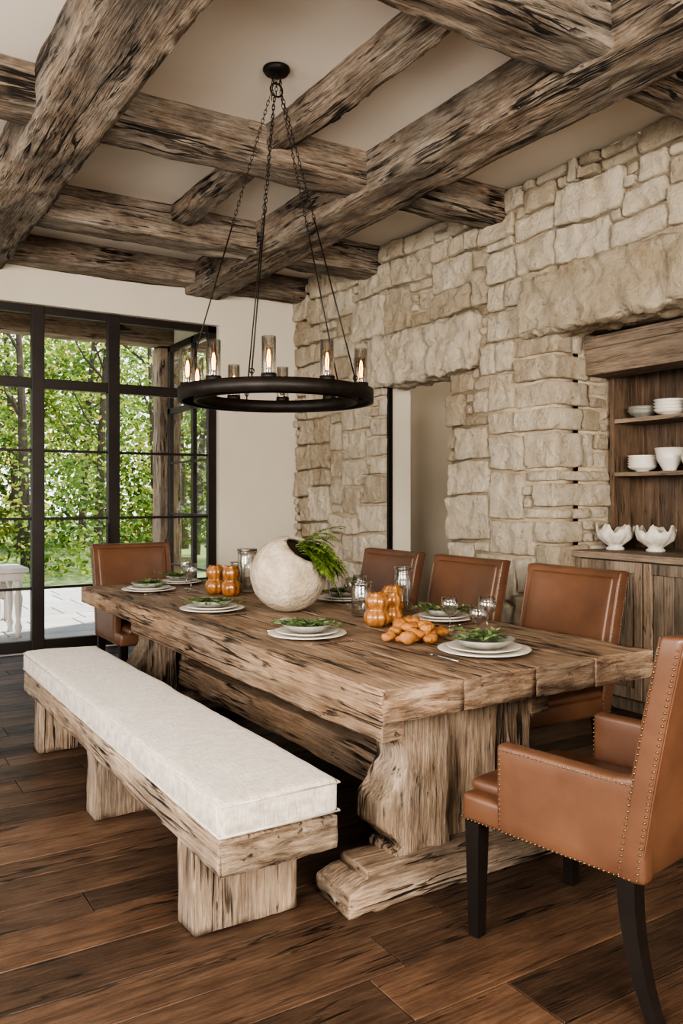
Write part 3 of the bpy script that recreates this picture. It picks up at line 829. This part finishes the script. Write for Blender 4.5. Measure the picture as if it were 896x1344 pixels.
for k in range(34):
    x=rng.uniform(-6,15); y=rng.uniform(14.5,24); h=rng.uniform(5,9); lean=rng.uniform(-.6,.6)
    tube(m,[(x,y,-.3),(x+lean*.4,y,h*.5),(x+lean,y,h)],[.12,.085,.03],8,mat=1)
    for q in range(5):
        zz=rng.uniform(h*.3,h*.9); dx=rng.uniform(-1.5,1.5); tube(m,[(x+lean*zz/h,y,zz),(x+lean*zz/h+dx*.6,y-.2,zz+.5),(x+lean*zz/h+dx,y-.3,zz+1.1)],[.035,.022,.01],5,mat=1)
    for q in range(7): blobs.append((x+rng.uniform(-2,2),y+rng.uniform(.0,2.2),rng.uniform(1.7,h+.5),rng.uniform(.5,1.3)))
for k in range(50): blobs.append((rng.uniform(-6,14),rng.uniform(14.2,17.5),rng.uniform(-.1,1.3),rng.uniform(.5,1.0)))
for k in range(105): blobs.append((rng.uniform(-4,16),rng.uniform(26,29),rng.uniform(.3,6.4),rng.uniform(1.2,1.9)))
random.seed(8)
for (x,y,z,r) in blobs:
    far=y>25.5
    for i in range(int((150 if far else 240)*r*r)):
        v=Vector((rng.gauss(0,1),rng.gauss(0,1),rng.gauss(0,1))).normalized()*r*rng.uniform(.5,1.05)
        p=Vector((x,y,z))+v
        if p.z<-.1: continue
        d=Vector((rng.uniform(-1,1),rng.uniform(-1,1),rng.uniform(-.8,.4)))
        leaf(m,p,d,rng.uniform(.14,.26) if far else rng.uniform(.09,.18),.13 if far else .085)
m.finish('woodland_trees',[treem,barkm],recalc=False,smooth=False)

# ------------------------------------------------------------------ lights
w=bpy.data.worlds.new('sky'); scene.world=w; w.use_nodes=True
nt=w.node_tree; bg=nt.nodes['Background']
tc=nt.nodes.new('ShaderNodeTexCoord'); sp=nt.nodes.new('ShaderNodeSeparateXYZ'); nt.links.new(tc.outputs['Generated'],sp.inputs[0])
rp=ramp(nt,sp.outputs[2],[(0,(1.0,.98,.95)),(.6,(.68,.80,1.0))]); nt.links.new(rp,bg.inputs[0]); bg.inputs[1].default_value=2.4
def light(name,typ,loc,energy,col=(1,1,1),target=None,**k):
    l=bpy.data.lights.new(name,typ); l.energy=energy; l.color=col
    for a,b in k.items(): setattr(l,a,b)
    o=bpy.data.objects.new(name,l); scene.collection.objects.link(o); o.location=loc
    if target is not None: o.rotation_euler=(Vector(target)-Vector(loc)).to_track_quat('-Z','Y').to_euler()
    return o
light('sun','SUN',(10,14,12),8.0,(1,.95,.84),target=(2,11,0),angle=.02)
light('left_area_fill','AREA',(X0-.25,.1,2.2),350,(1,.925,.83),target=(3,3.4,1.2),shape='RECTANGLE',size=2.0,size_y=1.4)  # added area light outside the invented left opening
light('left_rear_area_fill','AREA',(X0-.25,3.8,1.9),85,(1,.95,.89),target=(3,4.2,1.3),shape='RECTANGLE',size=2.8,size_y=2.2)  # second added area light, further back on the unseen left side
light('front_area_fill','AREA',(.7,Y0-.25,2.2),280,(1,.91,.79),target=(1.8,3,1.1),shape='RECTANGLE',size=2.2,size_y=1.3)  # added area light behind the camera, fills from the front
light('hall_point_fill','POINT',(5.2,5.6,3.0),10,(1,.90,.78),shadow_soft_size=.2)  # added point light without a fixture, brightens the hall

cam=bpy.data.cameras.new('camera'); co=bpy.data.objects.new('camera',cam); scene.collection.objects.link(co)
cam.sensor_fit='HORIZONTAL'; cam.sensor_width=24; cam.lens=24*1080/896; cam.shift_y=-20/896
co.location=(0,0,1.4); co.rotation_euler=(radians(90),0,-math.atan2(677,1080)); cam.clip_start=.05; cam.clip_end=200
scene.camera=co
scene.view_settings.view_transform='AgX'
try: scene.view_settings.look='AgX - High Contrast'
except Exception: pass
